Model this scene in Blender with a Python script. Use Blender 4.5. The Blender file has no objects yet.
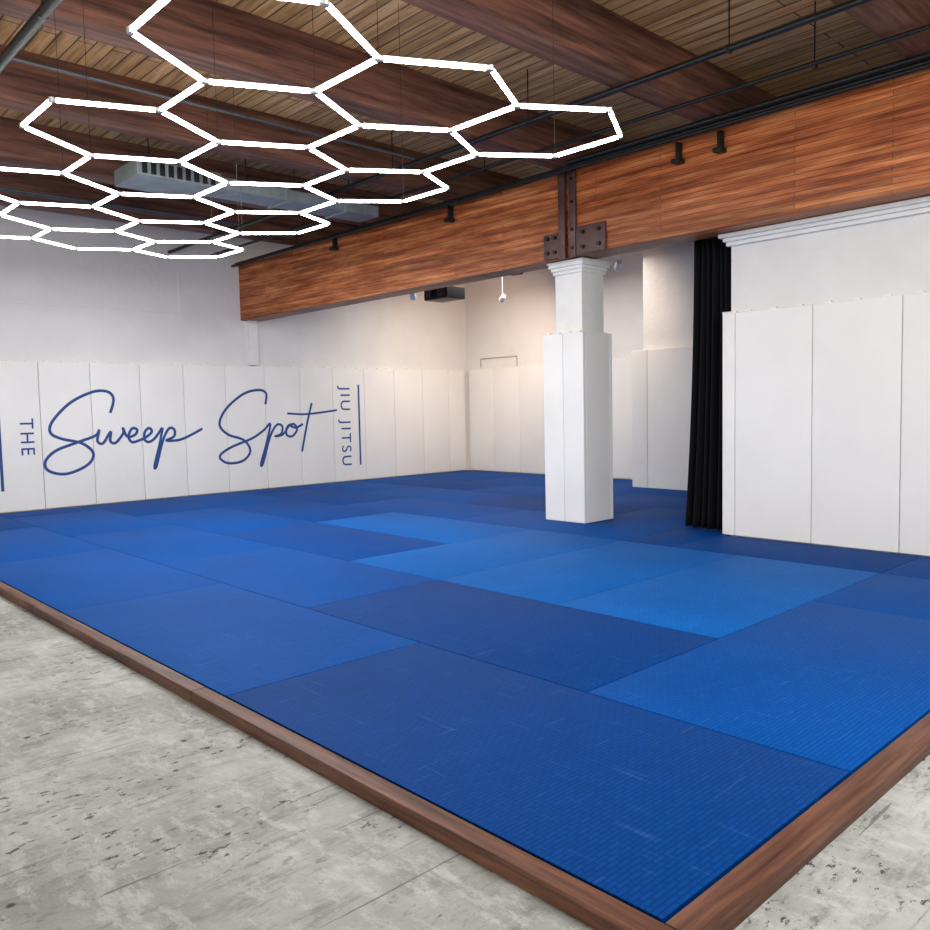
import bpy, bmesh, math, random
from mathutils import Vector, Matrix
random.seed(4)
S=bpy.context.scene
try:
    S.view_settings.view_transform='Standard'
except Exception: pass

# ------------------------------------------------------------ materials
def srgb(r,g,b):
    f=lambda c:(c/255/12.92) if c/255<=.04045 else ((c/255+.055)/1.055)**2.4
    return (f(r),f(g),f(b),1)
class M:
    def __init__(s,name,rough=.6,metal=0,spec=.5):
        s.m=bpy.data.materials.new(name); s.m.use_nodes=True; s.nt=s.m.node_tree
        s.b=s.nt.nodes['Principled BSDF']; s.b.inputs['Roughness'].default_value=rough
        s.b.inputs['Metallic'].default_value=metal; s.b.inputs['Specular IOR Level'].default_value=spec
    def n(s,t): return s.nt.nodes.new(t)
    def l(s,a,b): s.nt.links.new(a,b)
    def coords(s,scale=(1,1,1),rot=(0,0,0)):
        tc=s.n('ShaderNodeTexCoord'); mp=s.n('ShaderNodeMapping'); mp.inputs['Scale'].default_value=scale; mp.inputs['Rotation'].default_value=rot
        s.l(tc.outputs['Object'],mp.inputs[0]); return mp.outputs[0]
    def noise(s,co,scale,detail=4,rough=.55):
        nd=s.n('ShaderNodeTexNoise'); nd.inputs['Scale'].default_value=scale; nd.inputs['Detail'].default_value=detail; nd.inputs['Roughness'].default_value=rough
        s.l(co,nd.inputs['Vector']); return nd.outputs['Fac']
    def ramp(s,fac,stops):
        r=s.n('ShaderNodeValToRGB'); e=r.color_ramp.elements
        e[0].position=stops[0][0]; e[0].color=stops[0][1]; e[1].position=stops[-1][0]; e[1].color=stops[-1][1]
        for p,c in stops[1:-1]:
            x=e.new(p); x.color=c
        s.l(fac,r.inputs[0]); return r.outputs[0]
    def mix(s,a,b,fac,mode='MIX'):
        x=s.n('ShaderNodeMix'); x.data_type='RGBA'; x.blend_type=mode
        for i,v in ((0,fac),(6,a),(7,b)):
            if hasattr(v,'links'): s.l(v,x.inputs[i])
            else: x.inputs[i].default_value=v
        return x.outputs[2]
    def brick(s,co,w,h,mort,c1,c2,cm,smooth=.1,off=.5):
        br=s.n('ShaderNodeTexBrick'); s.l(co,br.inputs['Vector']); br.offset=off
        for k,v in (('Scale',1),('Brick Width',w),('Row Height',h),('Mortar Size',mort),('Mortar Smooth',smooth),('Bias',0)): br.inputs[k].default_value=v
        br.inputs['Color1'].default_value=G(c1); br.inputs['Color2'].default_value=G(c2); br.inputs['Mortar'].default_value=G(cm)
        return br.outputs['Color']
    def color(s,c):
        if hasattr(c,'links'): s.l(c,s.b.inputs['Base Color'])
        else: s.b.inputs['Base Color'].default_value=c
        return s
    def bump(s,h,strength=.3,dist=.01):
        b=s.n('ShaderNodeBump'); b.inputs['Strength'].default_value=strength; b.inputs['Distance'].default_value=dist
        s.l(h,b.inputs['Height']); s.l(b.outputs[0],s.b.inputs['Normal']); return s

def G(v): return (v,v,v,1)
def mat_paint(name,c,c2,bs=.25,bscale=14,rough=.6):
    m=M(name,rough,0,.3); co=m.coords(); f=m.noise(co,1.3,3); m.color(m.ramp(f,[(.3,c2),(.65,c)]))
    m.bump(m.noise(co,bscale,4,.6),bs,.02); return m.m
def mat_simple(name,c,rough=.5,metal=0,c2=None):
    m=M(name,rough,metal); co=m.coords(); f=m.noise(co,8,2)
    c2=c2 or tuple(x*.8 for x in c[:3])+(1,)
    m.color(m.ramp(f,[(.3,c2),(.7,c)])); return m.m
def mat_wood(name,dark,mid,light,axis,scale=1.0,rough=.45,boards=None,ramp=(.34,.5,.66),fineamt=.5):
    m=M(name,rough,0,.35); sc=[9*scale]*3; sc[axis]=.55*scale
    co=m.coords(tuple(sc)); f=m.noise(co,2.2,5,.65)
    col=m.ramp(f,[(ramp[0],dark),(ramp[1],mid),(ramp[2],light)])
    fine=[60]*3; fine[axis]=1.6
    g=m.noise(m.coords(tuple(fine)),1.5,2,.6)
    col=m.mix(col,m.ramp(g,[(.35,G(.6)),(.6,G(1))]),fineamt,'MULTIPLY')
    if boards:
        tc=m.n('ShaderNodeTexCoord'); sp=m.n('ShaderNodeSeparateXYZ'); cb=m.n('ShaderNodeCombineXYZ')
        m.l(tc.outputs['Object'],sp.inputs[0]); m.l(sp.outputs[axis],cb.inputs[0]); m.l(sp.outputs[boards[0]],cb.inputs[1])
        b=m.brick(cb.outputs[0],boards[1],boards[2],boards[3],boards[4],1.0,boards[5],.1,.37)
        col=m.mix(col,b,1.0,'MULTIPLY')
    m.color(col); m.bump(g,.12,.004); return m.m

def mat_mat(name,c):
    m=M(name,.62,0,.06)
    co=m.coords(); f=m.noise(co,.9,3)
    d=tuple(x*.9 for x in c[:3])+(1,); l=tuple(min(1,x*1.08) for x in c[:3])+(1,)
    col=m.ramp(f,[(.3,d),(.7,l)])
    sc=m.noise(m.coords((1.0,14,1),(0,0,.7)),2.6,5,.75)
    sc2=m.noise(m.coords((13,.9,1),(0,0,.3)),2.1,5,.75)
    col=m.mix(col,srgb(84,138,210),m.ramp(sc,[(.60,G(0)),(.70,G(.26))]))
    col=m.mix(col,srgb(84,138,210),m.ramp(sc2,[(.60,G(0)),(.71,G(.24))]))
    b=m.brick(m.coords(),.06,.020,.004,1.06,.86,.62,.4)
    col=m.mix(col,b,.75,'MULTIPLY')
    m.color(col); m.bump(b,.35,.005); return m.m

def mat_concrete():
    m=M('worn_painted_concrete',.65,0,.3); co=m.coords()
    col=m.ramp(m.noise(co,1.1,6,.68),[(.36,srgb(138,141,137)),(.5,srgb(163,167,163)),(.62,srgb(184,187,184))])
    st=m.noise(m.coords((1.0,3.4,1),(0,0,.25)),3.6,7,.8)
    col=m.mix(col,srgb(108,109,103),m.ramp(st,[(.51,G(0)),(.64,G(.6))]))
    hi=m.noise(m.coords((2.4,1,1),(0,0,.6)),6.5,6,.8)
    col=m.mix(col,srgb(204,207,203),m.ramp(hi,[(.50,G(0)),(.64,G(.5))]))
    sp=m.noise(m.coords((1,1.8,1)),15,5,.78)
    msk=m.noise(co,1.9,2)
    f=m.mix(m.ramp(sp,[(.58,G(0)),(.62,G(1))]),m.ramp(msk,[(.44,G(0)),(.56,G(1))]),1.0,'MULTIPLY')
    col=m.mix(col,srgb(72,66,57),f)
    v=m.n('ShaderNodeTexVoronoi'); v.inputs['Scale'].default_value=4.3; m.l(m.coords(),v.inputs['Vector'])
    col=m.mix(col,srgb(58,52,44),m.ramp(v.outputs['Distance'],[(.035,G(.9)),(.075,G(0))]))
    # thin grooves / old score marks
    gr=m.noise(m.coords((1,26,1),(0,0,.55)),1.3,3,.6)
    col=m.mix(col,srgb(96,94,88),m.ramp(gr,[(.66,G(0)),(.69,G(.7))]))
    m.color(col); m.bump(m.noise(co,9,6,.78),.55,.02); return m.m

WALL=mat_paint('white_wall_paint',srgb(231,229,226),srgb(222,220,217),.45,9)
PAD=mat_paint('white_vinyl_pad',srgb(238,236,232),srgb(232,230,226),.06,30,.45)
TRIM=mat_simple('white_trim_paint',srgb(234,232,228),.4,0,srgb(228,226,222))
CONC=mat_concrete()
MATS=[mat_mat('mat_navy',srgb(0,64,138)),mat_mat('mat_blue',srgb(0,78,160)),mat_mat('mat_light_blue',srgb(8,98,184)),mat_mat('mat_deep_blue',srgb(0,70,148))]
UNDER=mat_simple('mat_gap_black',srgb(14,18,26),.9)
BEAM=mat_wood('glulam_beam_wood',srgb(134,64,30),srgb(192,106,58),srgb(228,148,92),1,.8,.5,(2,2.2,.05,.0035,.60,.38))
JOIST=mat_wood('dark_joist_wood',srgb(70,45,36),srgb(110,72,58),srgb(138,94,76),0,.8,.65)
PLANK=mat_wood('ceiling_plank_wood',srgb(158,116,72),srgb(204,158,106),srgb(230,188,136),1,.9,.6,(0,3.0,.14,.008,.74,.18))
BORD=mat_wood('border_wood_y',srgb(56,34,26),srgb(96,60,44),srgb(122,82,62),1,1.3,.5)
BORDX=mat_wood('border_wood_x',srgb(56,34,26),srgb(96,60,44),srgb(122,82,62),0,1.3,.5)
BLACK=mat_simple('black_metal',srgb(26,27,29),.45,.4)
GREY=mat_simple('grey_conduit',srgb(96,98,100),.4,.7)
LGREY=mat_simple('painted_conduit',srgb(176,170,162),.5,0)
DUCT=mat_simple('duct_galvanised',srgb(134,142,144),.5,.2,srgb(112,122,126))
RUST=mat_simple('bracket_steel_painted',srgb(92,66,62),.5,.3,srgb(74,52,50))
BOLT=mat_simple('bolt_dark',srgb(34,28,28),.4,.6)
CLOTH=M('black_curtain_cloth',.95,0,.1); CLOTH.color(srgb(24,24,26)); CLOTH=CLOTH.m
NAVY=mat_simple('logo_navy',srgb(36,74,142),.6,0,srgb(30,64,130))
def emis(name,c,st):
    m=M(name); m.b.inputs['Emission Color'].default_value=c; m.b.inputs['Emission Strength'].default_value=st; m.color(G(.8)); return m.m
LED=emis('led_diffuser',(1,.98,.95,1),33)
SPOTG=emis('spot_lamp_glow',(1,.85,.65,1),12)
ALU=mat_simple('led_aluminium',srgb(215,215,215),.4,.3)

# ------------------------------------------------------------ mesh helpers
def bm_box(bm,lo,hi,mi=0,bev=0,seg=2,mtx=None):
    r=bmesh.ops.create_cube(bm,size=1); vs=r['verts']
    for v in vs:
        v.co=Vector([lo[i]+(v.co[i]+.5)*(hi[i]-lo[i]) for i in range(3)])
    fs=set(f for v in vs for f in v.link_faces)
    for f in fs: f.material_index=mi
    if bev:
        es=list(set(e for v in vs for e in v.link_edges))
        o=bmesh.ops.bevel(bm,geom=es,offset=bev,segments=seg,affect='EDGES',profile=.6)
        for f in o['faces']: f.material_index=mi
        vs=list(set(vs_ for f in o['faces'] for vs_ in f.verts)|set(v for v in vs if v.is_valid))
    if mtx is not None:
        bmesh.ops.transform(bm,matrix=mtx,verts=[v for v in vs if v.is_valid])
def bm_cyl(bm,a,b,r,mi=0,seg=12,r2=None):
    a=Vector(a);b=Vector(b);d=b-a
    m=Matrix.Translation((a+b)/2)@d.to_track_quat('Z','Y').to_matrix().to_4x4()
    o=bmesh.ops.create_cone(bm,cap_ends=True,segments=seg,radius1=r,radius2=r if r2 is None else r2,depth=d.length,matrix=m)
    for f in set(f for v in o['verts'] for f in v.link_faces): f.material_index=mi
def bm_prism(bm,front,back,mi=0):
    vs=[bm.verts.new(p) for p in front+back]
    idx=[(0,1,2,3),(7,6,5,4),(0,4,5,1),(1,5,6,2),(2,6,7,3),(3,7,4,0)]
    for q in idx:
        f=bm.faces.new([vs[i] for i in q]); f.material_index=mi
    bmesh.ops.recalc_face_normals(bm,faces=list(bm.faces))
def finish(bm,name,mats,parent=None,smooth=True):
    me=bpy.data.meshes.new(name); bm.to_mesh(me); bm.free()
    for m in mats: me.materials.append(m)
    o=bpy.data.objects.new(name,me); S.collection.objects.link(o)
    if smooth:
        for p in me.polygons: p.use_smooth=True
        try: 
            me.set_sharp_from_angle(angle=math.radians(35))
        except Exception: pass
    if parent: o.parent=parent
    return o
def empty(name,loc=(0,0,0)):
    o=bpy.data.objects.new(name,None); o.location=loc; S.collection.objects.link(o); return o
def box(name,lo,hi,mat,bev=0,parent=None):
    bm=bmesh.new(); bm_box(bm,lo,hi,0,bev); return finish(bm,name,[mat],parent)

YW=11.75; XB=10.45; ZC=4.42; FZ=-.058
# ------------------------------------------------------------ room shell
box('floor',(-8,-8,FZ-.2),(14,YW+.3,FZ),CONC)
box('wall_left',(-8,YW+.05,FZ),(XB+.35,YW+.3,ZC),WALL)
box('wall_back',(XB+.05,-8,FZ),(XB+.35,YW+.05,ZC),WALL)
box('wall_right',(5.87,-4,FZ),(6.10,3.03,3.02),WALL,.004)
box('ceiling',(-8,-8,ZC),(14,YW+.3,ZC+.1),PLANK)
box('trim_1',(5.27,YW-.04,2.17),(5.44,YW+.06,2.94),TRIM,.006)
bm=bmesh.new()
for lo,hi in [((1.0,YW+.035,2.98),(4.1,YW+.055,3.0)),((4.08,YW+.035,2.98),(4.1,YW+.055,3.62))]: bm_box(bm,lo,hi,0,.003)
finish(bm,'trim_2',[TRIM])
bm=bmesh.new()
for lo,hi in [((5.82,-4,2.90),(5.88,3.06,2.94)),((5.79,-4,2.94),(5.88,3.08,2.975)),((5.75,-4,2.975),(5.88,3.11,3.015))]:
    bm_box(bm,lo,hi,0,.008)
finish(bm,'trim_3',[TRIM])
bm=bmesh.new()
for a,c in [((XB+.04,11.35,2.2),(XB+.04,11.35,2.38)),((XB+.04,11.35,2.38),(XB+.04,10.3,2.38)),((XB+.04,10.3,2.38),(XB+.04,10.3,2.18))]: bm_cyl(bm,a,c,.010,0,8)
finish(bm,'wall_conduit',[LGREY])

# ------------------------------------------------------------ mats
bm=bmesh.new()
W=1.22; g=.003; E=YW-.06; XE=XB-.06
tiles=[(0,1,0,2.44,0),(0,1,2.44,4.88,1),(0,1,4.88,7.32,1),(0,1,7.32,9.76,1),(0,1,9.76,E,3),
 (1,3,0,1.22,1),(1,2,1.22,3.66,0),(1,2,3.66,6.1,1),(1,2,6.1,8.54,1),(1,2,8.54,10.98,1),(1,2,10.98,E,3),
 (2,4,1.22,2.44,2),(2,4,2.44,3.66,2),(2,4,3.66,4.88,2),(2,3,4.88,7.32,3),(2,3,7.32,9.76,1),(2,3,9.76,E,3),
 (3,4,0,1.22,1),(3,4,4.88,7.32,2),(3,4,7.32,9.76,3),(3,4,9.76,E,1),
 (4,5,0,1.22,3),(4,5,1.22,3.66,0),(4,5,3.66,6.1,1),(4,5,6.1,8.54,1),(4,5,8.54,10.98,3),(4,5,10.98,E,3),
 (5,6,3.1,3.66,0),(5,6,3.66,4.88,1),(5,6,4.88,7.32,0),(5,6,7.32,9.76,1),(5,6,9.76,E,1),
 (6,7,3.66,6.1,3),(6,7,6.1,8.54,3),(6,7,8.54,10.98,0),(6,7,10.98,E,1),
 (7,8.6,3.66,4.88,0),(7,8.6,4.88,7.32,3),(7,8.6,7.32,9.76,3),(7,8.6,9.76,E,3)]
for a,b_,c,d,t in tiles:
    xa=a*W; xb=min(b_*W,XE)
    if a==4 and c<3: xb=5.81
    if a==4 and c==1.22:
        bm_box(bm,(xa+g,1.22+g,-.05),(5.81,3.10,0),0,.005,2); bm_box(bm,(xa+g,3.10,-.05),(6.1-g,3.66-g,0),0,.005,2); continue
    bm_box(bm,(xa+g,c+g,-.05),(xb-g,d-g,0),t,.004,2)
bm_box(bm,(0.0,0.0,FZ),(XB-.02,YW,-.02),4)
finish(bm,'tatami_mat_floor',MATS+[UNDER])

# ------------------------------------------------------------ wooden border
b=empty('wooden_mat_border')
bw=.09
ys=[-bw,2.62,5.2,7.7,10.2,YW]
for k in range(5):
    box('rail_y_%d'%k,(-bw,ys[k]+.002,FZ),(-.012,ys[k+1]-.002,.004),BORD,.007,b)
xs=[-.012,2.9,5.72]
for k in range(2):
    box('rail_x_%d'%k,(xs[k]+.002,-bw-.02,FZ),(xs[k+1]-.002,-.012,.004),BORDX,.007,b)

# ------------------------------------------------------------ wall pads
def pads(axis,plane,thick,edges,z0,z1,parentname):
    p=empty(parentname)
    for k in range(len(edges)-1):
        a,c=sorted((edges[k],edges[k+1])); a+=.0025;c-=.0025
        if axis=='y': lo,hi=(a,plane,z0),(c,plane+thick,z1)
        else: lo,hi=(plane,a,z0),(plane+thick,c,z1)
        bm=bmesh.new(); bm_box(bm,lo,hi,0,.014,3)
        n=3
        for j in range(n):
            t=a+(c-a)*(j+.5)/n
            if axis=='y': bm_box(bm,(t-.03,plane+.012,z1-.004),(t+.03,plane+thick-.002,z1+.016),0,.003)
            else: bm_box(bm,(plane+.012,t-.03,z1-.004),(plane+thick-.002,t+.03,z1+.016),0,.003)
        finish(bm,'pad_%d'%(k+1),[PAD],p)
    return p
pads('y',YW-.01,.055,[-2.6,-1.7,-1.0,-.28,.44,1.16,1.89,2.61,3.36,4.07,4.81,5.55,6.26,6.97,7.70,8.44,9.18,9.9,10.39],.004,2.15,'wall_padding')
pads('x',XB-.01,.055,[11.69,10.95,10.2,9.46,8.72,7.98,7.24,6.5,5.76,5.0,4.26],.004,2.15,'wall_padding')
pads('x',5.815,.052,[3.10,2.96,2.185,1.41,.635,-.14,-.9],.004,2.24,'wall_padding')

# ------------------------------------------------------------ pier
pr=empty('padded_wall_pier')
box('core',(9.4,5.58,0),(XB+.05,6.5,ZC),WALL,.01,pr)
bm=bmesh.new()
for a,c in [(5.52,6.36),(6.366,6.66)]: bm_box(bm,(9.3,a,.004),(9.4,c,2.21),0,.012,3)
for a,c in [(9.42,9.9),(9.905,XB-.02)]: bm_box(bm,(a,6.502,.004),(c,6.60,2.21),0,.012,3)
finish(bm,'pads',[PAD],pr)

# ------------------------------------------------------------ column
col=empty('padded_column')
bm=bmesh.new()
x0,x1,y0,y1=5.545,6.09,4.66,5.25
t=.05
ym=(y0+y1)/2
bm_box(bm,(x0,y0,.004),(x0+t,ym-.002,2.18),0,.010,3)
bm_box(bm,(x0,ym+.002,.004),(x0+t,y1,2.18),0,.010,3)
bm_box(bm,(x1-t,y0,.004),(x1,y1,2.18),0,.010,3)
bm_box(bm,(x0+t,y0,.004),(x1-t,y0+t,2.18),0,.010,3)
bm_box(bm,(x0+t,y1-t,.004),(x1-t,y1,2.18),0,.010,3)
for k in range(4):
    yy=y0+.07+k*.15; bm_box(bm,(x0+.012,yy-.02,2.175),(x0+t-.004,yy+.02,2.20),0,.003)
finish(bm,'pads',[PAD],col)
bm=bmesh.new()
bm_box(bm,(x0+t+.001,y0+t+.001,.004),(x1-t-.001,y1-t-.001,2.19),0)
ux0,ux1,uy0,uy1=5.64,6.04,4.74,5.13
bm_box(bm,(ux0,uy0,2.19),(ux1,uy1,2.96),0,.006)
for e,za,zb in [(.02,2.86,2.90),(.035,2.90,2.94),(.055,2.94,2.985),(.07,2.985,3.005)]:
    bm_box(bm,(ux0-e,uy0-e,za),(ux1+e,uy1+e,zb),0,.006)
finish(bm,'shaft_and_capital',[TRIM],col)

# ------------------------------------------------------------ main beam
mb=empty('glulam_ceiling_beam')
YJ=4.80
bm=bmesh.new()
a=[(5.50,YJ,3.015),(5.50,YJ,3.95),(5.17,YW+.05,3.86),(5.17,YW+.05,2.93)]
bk=[(5.85,YJ,3.015),(5.85,YJ,3.95),(5.52,YW+.05,3.86),(5.52,YW+.05,2.93)]
bm_prism(bm,a,bk); finish(bm,'beam_far',[BEAM],mb,False)
box('beam_near',(5.47,-6,3.02),(5.86,YJ-.01,3.975),BEAM,.006,mb)
br=empty('steel_beam_bracket')
bm=bmesh.new()
o=-.14
bm_box(bm,(5.445,4.40+o,3.02),(5.47,4.80+o,3.32),0,.003)
bm_box(bm,(5.445,5.03+o,3.02),(5.47,5.27+o,3.30),0,.003)
bm_box(bm,(5.435,4.80+o,3.0),(5.465,4.89+o,4.0),0,.003)
bm_box(bm,(5.435,4.95+o,3.0),(5.465,5.04+o,4.0),0,.003)
for yy in (4.48,4.70,5.10,5.21):
    for zz in (3.09,3.25):
        bm_cyl(bm,(5.42,yy+o,zz),(5.447,yy+o,zz),.022,1,8)
for zz in (3.1,3.3,3.6,3.85):
    bm_cyl(bm,(5.42,4.845+o,zz),(5.437,4.845+o,zz),.018,1,8)
finish(bm,'plates_and_bolts',[RUST,BOLT],br)

# ------------------------------------------------------------ joists
for k,yj in enumerate([-2.6,-.75,1.1,2.95,4.8,6.6,8.4,10.2]):
    jo=box('ceiling_joist',(-7.5,yj-.13,3.99),(XB+.02,yj+.13,ZC),JOIST,.008)
# ------------------------------------------------------------ pipes
def pipe(name,pts_list,r,mat,extra=None):
    bm=bmesh.new()
    for a,c in pts_list: bm_cyl(bm,a,c,r,0,12)
    if extra: extra(bm)
    return finish(bm,name,[mat,BLACK])
def hang(xs_,ys_,z0,z1,r=.006):
    def f(bm):
        for x,y in zip(xs_,ys_):
            bm_cyl(bm,(x,y,z0),(x,y,z1),r,1,6); bm_box(bm,(x-.025,y-.015,z0-.03),(x+.025,y+.015,z0+.02),1,.003)
    return f
yl=[0.2,2,4,6,8,10]
def couplers(bm):
    for y in (1.5,3.4,5.1): 
        bm_cyl(bm,(-.2,y-.05,3.62),(-.2,y+.05,3.62),.042,1,12)
    hang([-.2]*5,[2,3.9,5.8,7.6,9.5],3.62,ZC)(bm)
pipe('conduit_pipe',[((-.2,-3,3.62),(-.2,YW+.05,3.62))],.032,BLACK,couplers)
pipe('conduit_pipe',[((3.96,-3,3.955),(3.96,YW+.05,3.955))],.026,BLACK,hang([3.96]*6,yl,3.955,ZC))
def beamh(bm):
    for yy in (3.35,2.9,6.6,9.0):
        f=0 if yy<4.9 else (yy-4.9)/6.85*.33
        bm_box(bm,(5.40-f,yy-.02,3.72),(5.468-f,yy+.02,3.90),1,.004); bm_box(bm,(5.36-f,yy-.045,3.70),(5.468-f,yy+.045,3.74),1,.004)
    bm_cyl(bm,(5.36,-3,3.99),(5.24,4.6,3.96),.028,0)
pipe('conduit_pipe',[((5.41,-3,3.955),(5.12,YW+.05,3.885)),((5.34,-3,3.90),(5.05,YW+.05,3.84))],.02,BLACK,beamh)
pipe('conduit_pipe',[((-4,5.5,3.95),(3.85,5.5,3.95))],.014,GREY)
pipe('conduit_pipe',[((-4,9.3,3.95),(3.85,9.3,3.95)),((-4,9.4,3.95),(3.85,9.4,3.95))],.014,GREY)
pipe('conduit_pipe',[((4.75,-3,3.95),(4.6,YW+.05,3.95))],.018,BLACK,hang([4.72,4.68,4.64],[1.7,5.3,8.9],3.95,ZC))
# duct
bm=bmesh.new()
bm_box(bm,(1.55,7.0,3.72),(2.45,7.6,3.88),0,.01)
bm_box(bm,(2.45,7.1,3.75),(4.6,7.5,3.88),0,.01)
for k in range(9): bm_box(bm,(1.6+k*.09,6.985,3.74),(1.65+k*.09,7.0,3.86),1,.002)
for x in (2.45,3.3,4.1): bm_box(bm,(x-.02,7.08,3.73),(x+.02,7.52,3.90),0,.004)
for x in (1.8,2.9,4.3): bm_cyl(bm,(x,7.3,3.88),(x,7.3,ZC),.006,1,6)
finish(bm,'air_duct',[DUCT,BLACK])

# ------------------------------------------------------------ hexagon light
hx=empty('hexagon_light_fixture')
s=.514; X0=.075; Y0=2.03
HZ=lambda x,y: 2.895+.03*((x-.9)/1.3)**2+.009*(y-2.0)
nodes={}; edges=set()
def nid(x,y):
    k=(round(x,2),round(y,2))
    for q in nodes:
        if abs(q[0]-k[0])<.03 and abs(q[1]-k[1])<.03: return q
    nodes[k]=(x,y); return k
for r in range(7):
    n=3 if r%2==0 else 2
    for i in range(n):
        cx_=X0+(i+(0 if n==3 else .5))*s*math.sqrt(3); cy_=Y0+r*1.5*s*.985
        vv=[nid(cx_+s*math.cos(math.radians(30+60*j)),cy_+s*.985*math.sin(math.radians(30+60*j))) for j in range(6)]
        for j in range(6): edges.add(tuple(sorted((vv[j],vv[(j+1)%6]))))
bmL=bmesh.new(); bmH=bmesh.new()
def P3(k): x,y=nodes[k]; return Vector((x,y,HZ(x,y)))
def frame(p,d):
    X=d.normalized(); Y=Vector((0,0,1)).cross(X).normalized(); Z=X.cross(Y)
    return Matrix(((X.x,Y.x,Z.x,p.x),(X.y,Y.y,Z.y,p.y),(X.z,Y.z,Z.z,p.z),(0,0,0,1)))
for a,c in sorted(edges):
    p=P3(a); q=P3(c); L=(q-p).length; mt=frame((p+q)/2,q-p)
    bm_box(bmL,(-L/2+.020,-.0092,-.0095),(L/2-.020,.0092,.008),0,.004,2,mt)
    bm_box(bmH,(-L/2+.020,-.008,.0085),(L/2-.020,.008,.012),0,0,1,mt)
for k in nodes:
    p=P3(k)
    bm_cyl(bmH,p-Vector((0,0,.010)),p+Vector((0,0,.013)),.0125,0,12)
    for e in sorted(edges):
        if k in e:
            o_=e[0] if e[1]==k else e[1]
            bm_box(bmH,(0,-.009,-.0092),(.024,.009,.011),0,.002,1,frame(p,P3(o_)-p))
finish(bmL,'led_tubes',[LED],hx); finish(bmH,'connectors',[ALU],hx)
bm=bmesh.new()
for k in list(nodes)[::5]:
    p=P3(k); bm_cyl(bm,p+Vector((0,0,.01)),(p.x,p.y,ZC),.0016,0,5)
finish(bm,'suspension_cables',[BLACK],hx)

# ------------------------------------------------------------ curtain
bm=bmesh.new()
N=120; H=30
ring=[]
for j in range(H+1):
    v=j/H; z=.012+v*3.75; row=[]
    spread=.47+.14*(1-v)**2
    for i in range(N+1):
        u=i/N; y=3.10+u*spread-.02*(1-v)
        x=6.02+.10*u+.055*math.sin(u*math.pi*2*6+.6*math.sin(v*3))*(.75+.25*(1-v))+.02*math.sin(u*23+v*2)
        row.append(bm.verts.new((x,y,z)))
    ring.append(row)
for j in range(H):
    for i in range(N): bm.faces.new((ring[j][i],ring[j][i+1],ring[j+1][i+1],ring[j+1][i]))
cu=finish(bm,'black_curtain',[CLOTH]); md=cu.modifiers.new('s','SOLIDIFY'); md.thickness=.006

# ------------------------------------------------------------ projector & track lights
pj=empty('ceiling_projector')
PX,PY,PZ=7.2,8.80,3.20
bm=bmesh.new()
bm_box(bm,(PX-.2,PY-.28,PZ-.1),(PX+.2,PY+.28,PZ+.09),0,.02,3)
bm_cyl(bm,(PX-.24,PY+.12,PZ),(PX-.19,PY+.12,PZ),.06,1,20)
bm_cyl(bm,(PX,PY,PZ+.07),(PX,PY,ZC),.02,0,12)
for k in range(5): bm_box(bm,(PX-.207,PY-.22+k*.035,PZ-.06),(PX-.199,PY-.2+k*.035,PZ+.05),1)
finish(bm,'body_and_mount',[BLACK,GREY],pj)
def spot(x,y,z,tx,ty,tz,energy,colr):
    e=empty('track_spotlight')
    d=(Vector((tx,ty,tz))-Vector((x,y,z))).normalized(); p=Vector((x,y,z))
    bm=bmesh.new(); bm_cyl(bm,(x,y,z),(x,y,ZC),.008,0,8)
    bm_cyl(bm,p-d*.10,p+d*.06,.04,0,16,.055); bm_cyl(bm,p+d*.06,p+d*.065,.046,1,16)
    finish(bm,'head',[TRIM,SPOTG],e)
    l=bpy.data.lights.new('lamp','SPOT'); l.energy=energy; l.color=colr; l.spot_size=math.radians(120); l.spot_blend=1; l.shadow_soft_size=.08
    o=bpy.data.objects.new('lamp',l); S.collection.objects.link(o); o.parent=e; o.location=p+d*.12
    o.rotation_euler=d.to_track_quat('-Z','Y').to_euler()
WARM=(1,.64,.36)
spot(8.5,8.75,3.22,10.3,11.3,2.3,115,WARM)
spot(7.0,9.36,3.22,9.3,11.7,1.9,45,(1,.75,.52))
spot(8.0,5.95,3.34,10.4,8.0,2.2,35,WARM)
pipe('track_rail',[((7.6,6.0,3.45),(7.6,10.5,3.42))],.018,BLACK,hang([7.6]*3,[6.1,8.5,10.4],3.44,ZC))

# ------------------------------------------------------------ logo
lg=empty('wall_lettering')
LY=YW-.0125
def stroke(name,pts,r=.021):
    cu=bpy.data.curves.new(name,'CURVE'); cu.dimensions='3D'; cu.bevel_depth=r; cu.bevel_resolution=2; cu.use_fill_caps=True
    P=[Vector((x,0,z)) for x,z in pts]; out=[]
    for i in range(len(P)-1):
        p0=P[max(i-1,0)];p1=P[i];p2=P[i+1];p3=P[min(i+2,len(P)-1)]
        for k in range(8):
            t=k/8; out.append(.5*((2*p1)+(p2-p0)*t+(2*p0-5*p1+4*p2-p3)*t*t+(3*p1-p0-3*p2+p3)*t**3))
    out.append(P[-1]); sp=cu.splines.new('POLY'); sp.points.add(len(out)-1)
    for i,v in enumerate(out): sp.points[i].co=(v.x,v.y,v.z,1)
    cu.materials.append(NAVY)
    o=bpy.data.objects.new(name,cu); S.collection.objects.link(o); o.parent=lg; o.location=(0,LY,0); o.scale=(1,.12,1)
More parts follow.
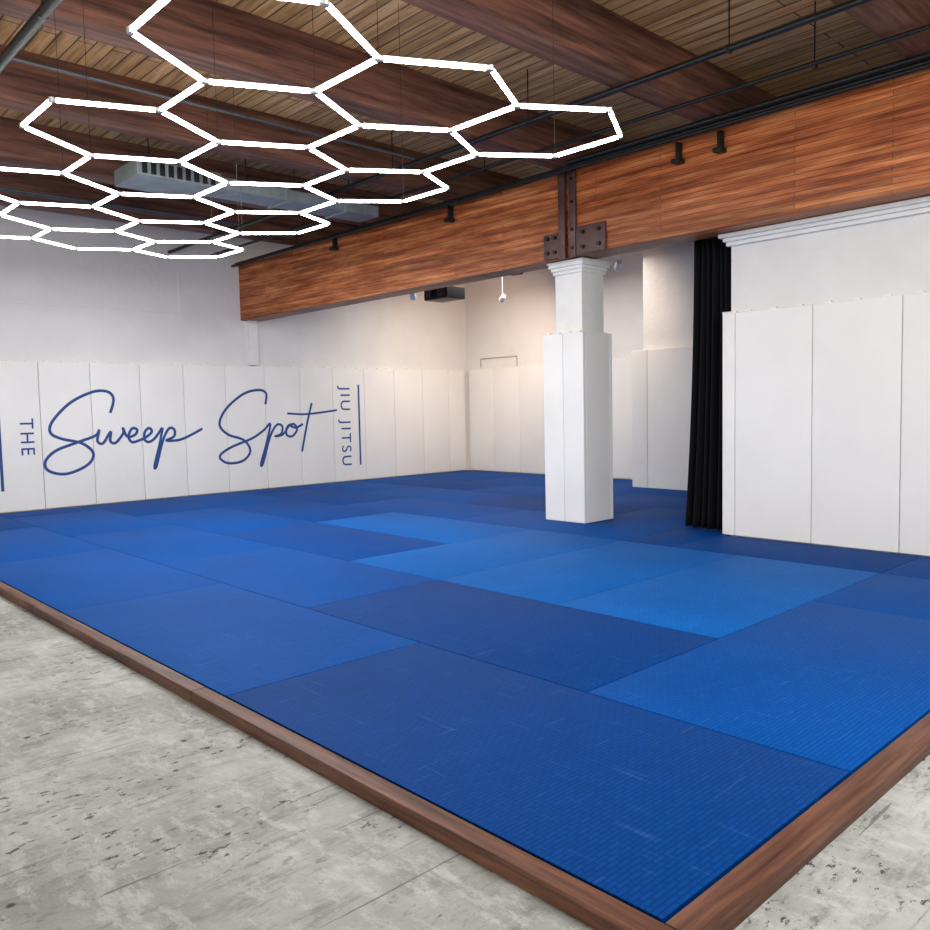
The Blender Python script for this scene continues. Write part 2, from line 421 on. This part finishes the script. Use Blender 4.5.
stroke('script_sweep',[(2.88,1.39),(2.94,1.6),(2.86,1.715),(2.64,1.715),(2.31,1.555),(2.05,1.29),(2.01,1.12),(2.155,1.025),(2.45,.94),(2.6,.78),(2.5,.61),(2.2,.5),(1.96,.56),(1.92,.7),(2.07,.85),(2.36,.955),(2.64,1.05),
 (2.70,1.13),(2.67,.97),(2.75,.93),(2.87,1.10),(2.86,.96),(2.94,.93),(3.06,1.07),(3.06,1.15),(3.12,1.02),(3.24,1.04),(3.28,1.12),(3.20,1.14),(3.14,1.02),(3.19,.93),(3.30,.95),
 (3.42,1.0),(3.51,1.08),(3.47,1.14),(3.40,1.08),(3.39,.96),(3.46,.92),(3.56,.98),(3.68,1.14)])
stroke('script_p',[(3.69,1.14),(3.62,.85),(3.53,.54),(3.56,.53),(3.68,.92),(3.79,1.12),(3.88,1.10),(3.87,.99),(3.74,.93),(3.95,.93),(4.15,1.0),(4.36,1.10)])
stroke('script_spot',[(5.55,1.49),(5.57,1.68),(5.42,1.74),(5.13,1.67),(4.81,1.43),(4.67,1.17),(4.81,.99),(5.11,.875),(5.22,.68),(5.07,.52),(4.79,.5),(4.65,.62),(4.85,.76),(5.26,.9),(5.49,1.03),(5.63,1.14),(5.54,.8),(5.42,.46),(5.46,.46),(5.62,.92),(5.76,1.12),(5.87,1.09),(5.84,.96),(5.72,.92),
 (5.88,.95),(6.02,1.12),(5.95,1.04),(5.96,.93),(6.07,.91),(6.17,1.02),(6.12,1.12),(6.03,1.11),(6.14,1.06),(6.30,1.12)])
stroke('script_t',[(6.50,1.50),(6.38,1.1),(6.26,.62)]); stroke('script_crossbar',[(5.98,1.32),(6.4,1.30),(7.05,1.36)],.018)
stroke('bar_1',[(1.34,1.36),(1.34,.83),(1.34,.31)],.02); stroke('bar_2',[(7.56,1.84),(7.56,1.0),(7.56,.30)],.02)
def text(body,x,z,size,sp):
    cu=bpy.data.curves.new(body,'FONT'); cu.body=body; cu.size=size; cu.space_character=sp; cu.extrude=.0015; cu.materials.append(NAVY)
    o=bpy.data.objects.new('text_'+body.lower().replace(' ','_'),cu); S.collection.objects.link(o); o.parent=lg
    o.matrix_world=Matrix.Translation((x,LY-.001,z))@Matrix(((0,1,0,0),(0,0,-1,0),(-1,0,0,0),(0,0,0,1)))
text('THE',1.61,1.34,.26,1.25); text('JIU JITSU',7.14,1.80,.31,1.28)

# ------------------------------------------------------------ lights
w=bpy.data.worlds.new('World'); S.world=w; w.use_nodes=True
w.node_tree.nodes['Background'].inputs[0].default_value=(.98,.98,.96,1); w.node_tree.nodes['Background'].inputs[1].default_value=1.8
def area(name,loc,tgt,size,en,colr=(1,1,1)):
    l=bpy.data.lights.new(name,'AREA'); l.shape='RECTANGLE'; l.size,l.size_y=size; l.energy=en; l.color=colr
    o=bpy.data.objects.new(name,l); S.collection.objects.link(o); o.location=loc
    o.rotation_euler=(Vector(tgt)-Vector(loc)).to_track_quat('-Z','Y').to_euler()
area('fill_area_light',(2.5,7.5,3.55),(2.5,7.5,0),(3,5),200)  # added fill over the mats, not a fixture of the room
area('fill_area_light',(1.0,-1.5,3.7),(3.2,2,0),(3,2),200)  # added fill above the near corner, outside the view
area('fill_area_light',(8.3,8.5,3.7),(8.3,8.5,0),(2,4),100,(1,.95,.90))  # added warm-tinted fill for the space beyond the main beam

# ------------------------------------------------------------ camera
f,yaw,pit,rol=817.15523,0.81754,-0.07013,-0.02155
fw=Vector((math.cos(yaw)*math.cos(pit),math.sin(yaw)*math.cos(pit),math.sin(pit)))
r=Vector((math.sin(yaw),-math.cos(yaw),0)); u=r.cross(fw)
c_,s_=math.cos(rol),math.sin(rol)
rr=c_*r+s_*u; uu=-s_*r+c_*u
cam=bpy.data.cameras.new('camera'); cam.sensor_width=36; cam.lens=f*36/930; cam.clip_end=100
co=bpy.data.objects.new('camera',cam); S.collection.objects.link(co)
mw=Matrix((( rr.x,uu.x,-fw.x,-1.76923),(rr.y,uu.y,-fw.y,-1.16423),(rr.z,uu.z,-fw.z,1.35556),(0,0,0,1)))
co.matrix_world=mw; S.camera=co
